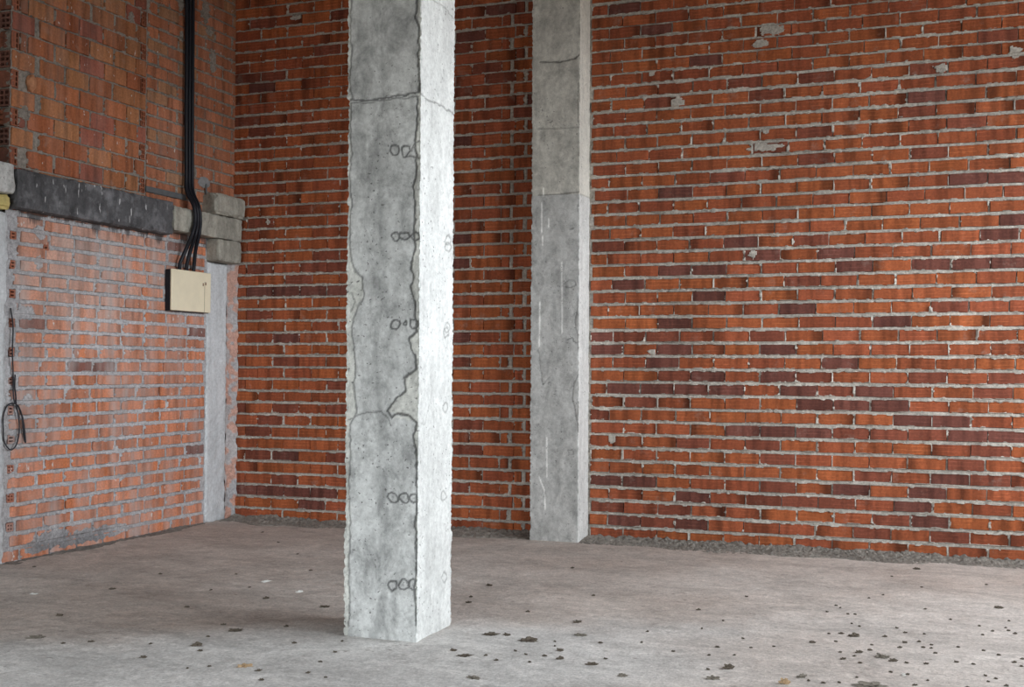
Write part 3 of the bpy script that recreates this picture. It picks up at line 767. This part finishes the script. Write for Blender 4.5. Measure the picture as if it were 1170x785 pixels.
# loose wedge of brick in the gap of the block wall
p = hit(33.5, 95, 0, XL)
tag(blob('brick_wedge', (XL + 0.015, p[1], p[2]), (0.03, 0.034, 0.055), TANBRICK, 9, None, 0.25, 3, 1.2), 'loose tan wedge of brick stuck in a gap of the hollow block wall', 'brick fragment')

# ------------------------------------------------------------------ tubes
def tube(name, pts, rad, mat, parent=None, sides=10, sub=6):
    P = np.array(pts, float)
    # Catmull-Rom
    Q = np.vstack([2 * P[0] - P[1], P, 2 * P[-1] - P[-2]]); out = []
    for i in range(1, len(Q) - 2):
        for t in np.linspace(0, 1, sub, endpoint=False):
            a, b, c, d = Q[i - 1:i + 3]
            out.append(0.5 * (2 * b + (c - a) * t + (2 * a - 5 * b + 4 * c - d) * t ** 2 + (3 * b - a - 3 * c + d) * t ** 3))
    out.append(P[-1]); out = np.array(out)
    tg = np.gradient(out, axis=0); tg /= np.linalg.norm(tg, axis=1)[:, None]
    ref = np.array([1.0, 0, 0.02]); V = []
    for c, t in zip(out, tg):
        s = np.cross(t, ref); s /= np.linalg.norm(s); w = np.cross(s, t)
        for k in range(sides):
            a = 2 * math.pi * k / sides; V.append(c + rad * (s * math.cos(a) + w * math.sin(a)))
    F = []
    for i in range(len(out) - 1):
        for k in range(sides):
            k2 = (k + 1) % sides; F.append((i * sides + k, i * sides + k2, (i + 1) * sides + k2, (i + 1) * sides + k))
    F.append(tuple(range(sides))[::-1]); F.append(tuple((len(out) - 1) * sides + k for k in range(sides)))
    mb = MB(); mb.add(V, F); return mb.build(name, mat, parent, smooth=True)

# fuse box
BX0, BX1, BYa, BYb, BZa, BZb = XL + 0.004, XL + 0.062, 7.685, 8.195, 1.703, 2.025
box = empty('fuse_box', (XL, (BYa + BYb) / 2, BZa))
tag(box, 'cream fuse box with black sides on the left wall under the black cables', 'fuse box')
def rbox(name, lo, hi, mat, parent, bev=0.006):
    import bmesh
    bm = bmesh.new(); bmesh.ops.create_cube(bm, size=1)
    lo = Vector(lo); hi = Vector(hi)
    for v in bm.verts: v.co = Vector((v.co.x * (hi.x - lo.x), v.co.y * (hi.y - lo.y), v.co.z * (hi.z - lo.z))) + (lo + hi) / 2
    if bev: bmesh.ops.bevel(bm, geom=list(bm.edges), offset=bev, segments=2, affect='EDGES', profile=0.5)
    me = bpy.data.meshes.new(name); bm.to_mesh(me); bm.free(); me.materials.append(mat)
    o = bpy.data.objects.new(name, me); COL.objects.link(o)
    if parent:
        o.parent = parent; me.transform(Matrix.Translation(-parent.location))
    return o
rbox('housing', (BX0, BYa, BZa), (BX1 - 0.010, BYb, BZb), BLACK, box, 0.004)['label'] = 'black housing'
door = rbox('cover', (BX1 - 0.010, BYa - 0.002, BZa + 0.004), (BX1 + 0.008, BYb + 0.002, BZb + 0.003), CREAM, box, 0.006)
door['label'] = 'cream cover'
hp = hit(233, 326, 0, BX1); 
rbox('cover_seam', (BX1 + 0.0065, hp[1] - 0.003, BZa + 0.008), (BX1 + 0.0088, hp[1] + 0.001, BZb - 0.07), plain_mat('seam_brown', (0.30, 0.25, 0.17), 0.7), box, 0)
for k, (du_, dz_) in enumerate(((-0.022, 0.004), (0.012, 0.012))):
    rbox('screw', (BX1 + 0.0065, hp[1] + du_ - 0.007, hp[2] + dz_ - 0.012), (BX1 + 0.0105, hp[1] + du_ + 0.007, hp[2] + dz_ + 0.012), plain_mat('rusty_screw', (0.22, 0.13, 0.08), 0.8), box, 0.002)

# cables
def W(u, v, X): return hit(u, v, 0, X)
bundle = empty('cable_bundle', (XL, 7.95, 2.0)); tag(bundle, 'bundle of three black cables running down the left wall into the fuse box', 'cables')
def cable(us, end):
    pts = [W(us[0], -45, XL + 0.032), W(us[1], 30, XL + 0.032), W(us[2], 120, XL + 0.032), W(us[3], 195, XL + 0.034), W(us[3] + 0.6, 218, XL + 0.05),
           W(us[4], 236, XL + 0.12), W(us[5], 252, XL + 0.128), W(us[6], 268, XL + 0.125), W(us[7], 285, XL + 0.07)]
    e = W(end, 312, XL + 0.036); pts.append(W(end + 0.4, 300, XL + 0.042)); pts.append(np.array([XL + 0.032, e[1], BZb + 0.004]))
    o = tube('cable', [np.array(q) - np.array(bundle.location) for q in pts], 0.0150, BLACK, bundle, 12, 7)
    return o
cable([213.2, 213.4, 212.8, 212.8, 221.6, 223.0, 219.5, 212.5], 205.5)
cable([216.8, 216.9, 216.3, 216.2, 224.3, 226.0, 223.5, 218.2], 213.5)
cable([220.5, 220.4, 219.8, 219.6, 227.0, 228.8, 227.4, 223.6], 221.5)

# flat metal strip and bracket
a, b = W(166, 216, XL), W(214, 226, XL)
o = rbox('metal_strip', (XL - 0.004, a[1], (a[2] + b[2]) / 2 - 0.022), (XL + 0.012, b[1] - 0.03, (a[2] + b[2]) / 2 + 0.022), STEEL, None, 0.003)
tag(o, 'flat dark metal strip on the upper left wall, ending at the cable bundle', 'metal strip')
h0 = W(233, 210, XL); br = empty('wall_bracket', (XL, h0[1], h0[2])); tag(br, 'small grey anchor bracket with a rod on the wall right of the cable bundle', 'bracket')
blob('mortar_pad', (0.0, 0, 0.01), (0.012, 0.085, 0.045), plain_mat('grey_mortar_pad', (0.27, 0.27, 0.27), 0.95, 0.4, 30), 12, br, 0.25, 3)
tube('rod', [(0.012, 0.01, 0.0), (0.016, 0.01, -0.05), (0.016, 0.005, -0.12), (0.014, 0.0, -0.18)], 0.007, STEEL, br, 8, 4)

# wire loop at the jamb
wp = [W(u, v, XL + 0.012) for u, v in [(12, 352), (14, 372), (12.5, 400), (15, 430), (14.5, 452), (16, 461), (22, 466), (26, 482), (27.5, 505), (27, 498), (24, 475), (17, 462), (9, 463), (3, 475), (2, 492), (5, 505), (11, 514), (17, 508), (22, 492), (20, 475), (17, 464), (18, 452), (16, 442), (15.5, 428)]]
for i, q in enumerate(wp): q[0] += 0.006 * (i % 3)
wire = tube('wire_loop', wp, 0.0048, WIRE, None, 6, 6)
tag(wire, 'thin black wire hanging in a loose loop at the left edge of the brick infill', 'wire')
# ------------------------------------------------------------------ rubble and debris
def ridge(name, x0, x1, wall_y, label, hgt=0.075, wid=0.20, seed=0):
    mb = MB(); xs = np.arange(x0, x1, 0.012); ts = np.linspace(0, 1, 26)
    XX, TT = np.meshgrid(xs, ts, indexing='ij')
    w = wid * (0.75 + 0.5 * vn(XX / 0.25, XX * 0, seed)); hh = hgt * (0.6 + 0.8 * fbm(XX / 0.18, XX * 0, seed + 1, 3))
    YY = wall_y + 0.02 - TT * (w + 0.02)
    prof = (1 - TT) ** 1.3
    n = fbm(XX / 0.03, YY / 0.03, seed + 2, 3); n2 = (fbm(XX / 0.012, YY / 0.012, seed + 3, 2))
    Z = hh * prof + (n - 0.5) * 0.034 * (0.25 + prof) + (n2 - 0.5) * 0.012
    Z = np.where(TT > 0.97, -0.015, Z - 0.004)
    c = 0.8 + 0.5 * vn(XX / 0.03, YY / 0.03, seed + 4)
    mb.grid(np.stack([XX, YY, Z], -1), np.repeat(c[..., None], 3, -1) * np.array([1, 0.98, 0.95]), 0, flip=False)
    o = mb.build(name, RUBBLE); tag(o, label, 'rubble', kind='stuff'); return o
ridge('mortar_rubble', PIL_R + 0.005, 1.2, YB, 'low ridge of grey mortar rubble along the back wall right of the pillar', 0.030, 0.30, 400)
ridge('mortar_rubble', -5.66, PIL_L - 0.005, YB, 'low ridge of grey mortar rubble along the back wall left of the pillar', 0.034, 0.30, 420)
# along the left wall
mb = MB(); ys = np.arange(6.06, 8.22, 0.014); ts = np.linspace(0, 1, 16)
YY, TT = np.meshgrid(ys, ts, indexing='ij')
wv = 0.09 * (0.3 + 0.9 * vn(YY / 0.3, YY * 0, 441)); hv = 0.017 * (0.2 + 1.2 * fbm(YY / 0.15, YY * 0, 442, 3))
X = XL - 0.02 + TT * (wv + 0.02); n = fbm(X / 0.03, YY / 0.03, 443, 3)
Z = hv * (1 - TT) ** 1.3 + (n - 0.5) * 0.014 * (0.3 + 1 - TT); Z = np.where(TT > 0.97, -0.015, Z - 0.005)
mb.grid(np.stack([X, YY, Z], -1), np.repeat((0.7 + 0.4 * n)[..., None], 3, -1), 0, flip=True)
tag(mb.build('mortar_rubble', RUBBLE), 'thin strip of grey mortar crumbs along the foot of the left brick infill', 'rubble', kind='stuff')

# clods: (px, py, half width px, half height px)
PROT = {}
def clod(u, v, w, h, label, cat='dirt clod', mat=None, name='dirt_clod', group=None, seed=None):
    p = hit(u, v + h * 0.6, 2, 0.0)
    Zc = (MC.T @ (p - C0))[2]; pxm = F_PX / Zc
    rx = 0.85 * w / pxm; rz = max(0.65 * h / pxm, 0.004); ry = min(max(0.65 * rx, 0.008), 2.0 * rx)
    if seed is None: seed = random.randrange(6)
    mat = mat or CLOD
    key = (seed, mat.name, name)
    if key not in PROT:
        o = blob(name, (0, 0, 0), (1, 1, 1), mat, seed + 2, None, 0.95, 3, 2.3); PROT[key] = o
    else:
        o = PROT[key].copy(); COL.objects.link(o)
    o.scale = (rx, ry, rz); o.rotation_euler = (0, 0, random.uniform(-0.5, 0.5) + 0.354)
    o.location = (p[0], p[1], float(floor_h(np.array(p[0]), np.array(p[1]))) + rz * 0.35)
    tag(o, label, cat, group); return o

BIG = [  # singled out
    (709 + 2, 770, 6, 3.2, 'flat oval grey-brown clod on the floor below the middle of the picture', CLOD2),
    (833, 760, 6.5, 5, 'knobbly dark clod on the floor above a flat grey clod', CLOD),
    (814, 773, 7, 4, 'flat grey-brown clod lying just below the knobbly dark clod', CLOD2),
    (916, 770, 7, 4, 'lumpy grey clod lying right beside the tan stone chip', CLOD2),
    (976, 724, 7, 3.4, 'wide blackish clod above the scattered crumbs on the right of the floor', CLOD),
    (1008, 748, 8, 3.8, 'large rounded olive-brown clod amid the scattered crumbs', CLOD2),
    (1141, 692, 5.5, 2.6, 'lone black clod on the right part of the floor near the back wall', CLOD),
    (1048, 649, 4, 2, 'small black clod at the foot of the rubble ridge by the back wall', CLOD),
    (659, 709, 5, 2.8, 'brown chip of dirt lying alone right of the free-standing column', CLOD),
    (561, 723, 9, 3.2, 'nearest dark dirt clump right of the column foot', CLOD),
    (604, 729, 11, 4, 'largest dark dirt clump on the pale patch right of the column', CLOD),
    (579, 724, 4.5, 2.6, 'small clod between the two dark dirt clumps right of the column', CLOD),
    (663, 724, 8, 2, 'long flat grey smear of dirt right of the largest clump', CLOD2),
    (677, 757, 7, 2.6, 'ragged dark clod in the middle of the front floor', CLOD),
    (541, 772, 7.5, 2.8, 'flat brown clod on the front floor just right of below the column', CLOD2),
    (531, 747, 9, 2.2, 'long dark scrap of dirt on the floor just right of the column corner', CLOD),
    (225, 735, 6.5, 4, 'dark humped clod on the pale floor left of the column', CLOD),
    (269, 719, 8.5, 2.4, 'long dark clod where the pale floor meets the brown dust', CLOD),
    (336, 733, 3.5, 2, 'small dark clod left of the column foot on the pale floor', CLOD),
    (42, 726.5, 10, 2.4, 'long greenish-brown clod at the far left of the pale floor edge', CLOD2),
    (279, 759.5, 8, 3.2, 'tan crumbly clod on the pale floor left of the column', TAN),
    (295, 764.5, 4.5, 2, 'small dark clod beside the tan crumbly clod', CLOD),
    (304, 682, 4, 2, 'dim brown clod on the dusty floor left of the column shadow', CLOD),
    (371, 692, 6.5, 1.6, 'thin dark scrap of dirt near the column shadow', CLOD),
    (128, 672, 4.5, 1.6, 'dark scrap of dirt on the brown dust near the left wall', CLOD),
    (996, 781, 18, 3.5, 'broad ragged clod cut off by the bottom edge of the picture', CLOD2),
    (548, 787, 6, 2.5, 'clod at the bottom edge straight below the column corner', CLOD),
]
for i, (u, v, w, h, lab, m) in enumerate(BIG):
    clod(u, v, w, h, lab, 'dirt clod', m, 'dirt_clod', None, i % 6)
SMALL = [(740, 720, 1.7), (798, 695, 3), (820, 737, 2.6), (810, 747, 2.2), (839, 747, 2), (733, 733, 1.8), (686, 733, 3), (692, 751, 2.5), (769, 743, 2), (826, 709, 1.2), (802, 717, 1.2), (809, 763, 2.2), (853, 680, 2), (849, 728, 2), (858, 738, 1.7), (884, 737, 1.7), (955, 690, 1.8), (960, 693, 1.2), (945, 697, 1.8), (969, 700, 1.7), (977, 700, 1.8), (982, 714, 1.6), (947, 722, 2), (961, 722, 3.2), (928, 732, 4), (955, 731, 2.4), (996, 735, 2.2), (994, 741, 3), (982, 743, 4.5), (960, 743, 2.4), (963, 751, 3.4), (976, 748, 2.2), (983, 756, 2.4), (979, 772, 1.8), (959, 778, 1.8), (924, 776, 1.6), (941, 778, 2.6), (973, 711, 1), (1009, 678, 1.6), (993, 682, 1.4), (1019, 658, 1.4), (1053, 670, 1.6), (1127, 667, 2), (1057, 694, 2.2), (1086, 707, 1.6), (1119, 714, 1.7), (1011, 725, 3), (1025, 716, 2), (1034, 721, 2.6), (1056, 723, 1.8), (1034, 732, 3.4), (1028, 738, 3.4), (1050, 731, 2.6), (1055, 738, 2.4), (1064, 735, 1.7), (1064, 739, 2), (1069, 745, 2.4), (1095, 738, 1.8), (1124, 742, 2), (1141, 747, 2.6), (1159, 755, 3), (1168, 751, 2.6), (1167, 760, 2.2), (1152, 719, 2), (1160, 722, 3), (1149, 716, 1.6), (1153, 708, 1.4), (1134, 720, 2.2), (1123, 724, 1.8), (1021, 753, 5), (1058, 757, 3), (1036, 756, 2.6), (1093, 755, 2.8), (1112, 758, 2.6), (1018, 766, 2), (1037, 769, 2.6), (1060, 776, 1.8), (1045, 781, 2.8), (1126, 771, 2), (1138, 774, 2), (1105, 784, 2.6), (1150, 782, 3.2), (1129, 778, 1.6), (567, 752, 3), (605, 755, 2.2), (634, 732, 1.3), (634, 737, 1.3), (640, 741, 4.5), (640, 750, 5), (622, 747, 3.4), (555, 747, 2.6), (518, 741, 4), (559, 667, 3.6), (535, 686, 3.4), (603, 697, 2.8), (678, 679, 2.4), (654, 648, 2.4), (538, 680, 2.4), (589, 742, 2), (601, 746, 2), (255, 712, 3), (102, 732, 1.8), (238, 726, 2.2), (72, 734, 3), (105, 731.5, 3), (229, 742, 3), (239, 760, 2.6), (164, 749, 4), (172, 734, 2), (383, 743, 2.6), (391, 731, 1.8), (352, 767, 3), (366, 754, 2.4), (372, 772, 2), (214, 762, 1.6), (299, 775, 3), (68, 701, 4), (285, 670, 2), (270, 655, 1.6), (241, 673, 2), (214, 692, 3), (327, 714, 3), (183, 655, 2.6), (39, 646, 2), (355, 650, 2.4), (318, 619, 1.8), (300, 607, 1.8), (340, 632, 1.8)]
for (u, v, w) in SMALL:
    clod(u, v, w, w * 0.62, 'small dark crumb of dirt scattered on the bare concrete floor', 'dirt crumb', CLOD, 'dirt_crumb', 'dirt crumbs scattered over the floor')
clod(897, 776.5, 6, 6, 'tan stone chip on the floor near the bottom right', 'stone chip', TAN, 'stone_chip', None, 1)
clod(1032, 769, 2, 2.4, 'tiny bright white plaster chip among the dark crumbs on the right', 'plaster chip', WHITE, 'plaster_chip', None, 2)
clod(304, 663, 5.5, 1.5, 'flat white plaster flake on the dusty floor left of the column', 'plaster flake', WHITE, 'plaster_flake', None, 3)
clod(342, 675, 5, 1.6, 'flat white plaster flake nearest to the column', 'plaster flake', WHITE, 'plaster_flake', None, 4)
clod(39, 677, 5, 1.2, 'thin white plaster flake on the dust near the left wall', 'plaster flake', WHITE, 'plaster_flake', None, 5)

# ------------------------------------------------------------------ light: overcast sky through the two openings
w = bpy.data.worlds.new('sky'); SC.world = w; w.use_nodes = True
nt = w.node_tree; nt.nodes.clear()
ob = nt.nodes.new('ShaderNodeOutputWorld'); bg = nt.nodes.new('ShaderNodeBackground'); tc = nt.nodes.new('ShaderNodeTexCoord')
sx = nt.nodes.new('ShaderNodeSeparateXYZ'); mr = nt.nodes.new('ShaderNodeMapRange'); rp_ = nt.nodes.new('ShaderNodeValToRGB')
nt.links.new(tc.outputs['Generated'], sx.inputs[0]); nt.links.new(sx.outputs[2], mr.inputs[0])
mr.inputs[1].default_value = -1; mr.inputs[2].default_value = 1
nt.links.new(mr.outputs[0], rp_.inputs[0])
e = rp_.color_ramp.elements; e[0].position = 0.48; e[0].color = (0.16, 0.155, 0.145, 1); e[1].position = 0.52; e[1].color = (0.90, 0.95, 1.0, 1)
nt.links.new(rp_.outputs[0], bg.inputs[0]); bg.inputs[1].default_value = 6.5; nt.links.new(bg.outputs[0], ob.inputs[0])

def portal(name, loc, rot, sx_, sy_):
    l = bpy.data.lights.new(name, 'AREA'); l.shape = 'RECTANGLE'; l.size = sx_; l.size_y = sy_; l.cycles.is_portal = True
    o = bpy.data.objects.new(name, l); COL.objects.link(o); o.location = loc; o.rotation_euler = rot
portal('window_portal', (XR + 0.26, (OY0 + OY1) / 2, (OZ0 + OZ1) / 2), (0, math.pi / 2, 0), OZ1 - OZ0, OY1 - OY0)
portal('doorway_portal', ((DX0 + DX1) / 2, YF - 0.21, DZ / 2), (math.pi / 2, 0, 0), DX1 - DX0, DZ)

SC.cycles.use_denoising = True
SC.cycles.max_bounces = 8; SC.cycles.diffuse_bounces = 6
vs = SC.view_settings; vs.view_transform = 'Standard'; vs.look = 'None'; vs.gamma = 1; vs.use_curve_mapping = False; vs.exposure = 1.08
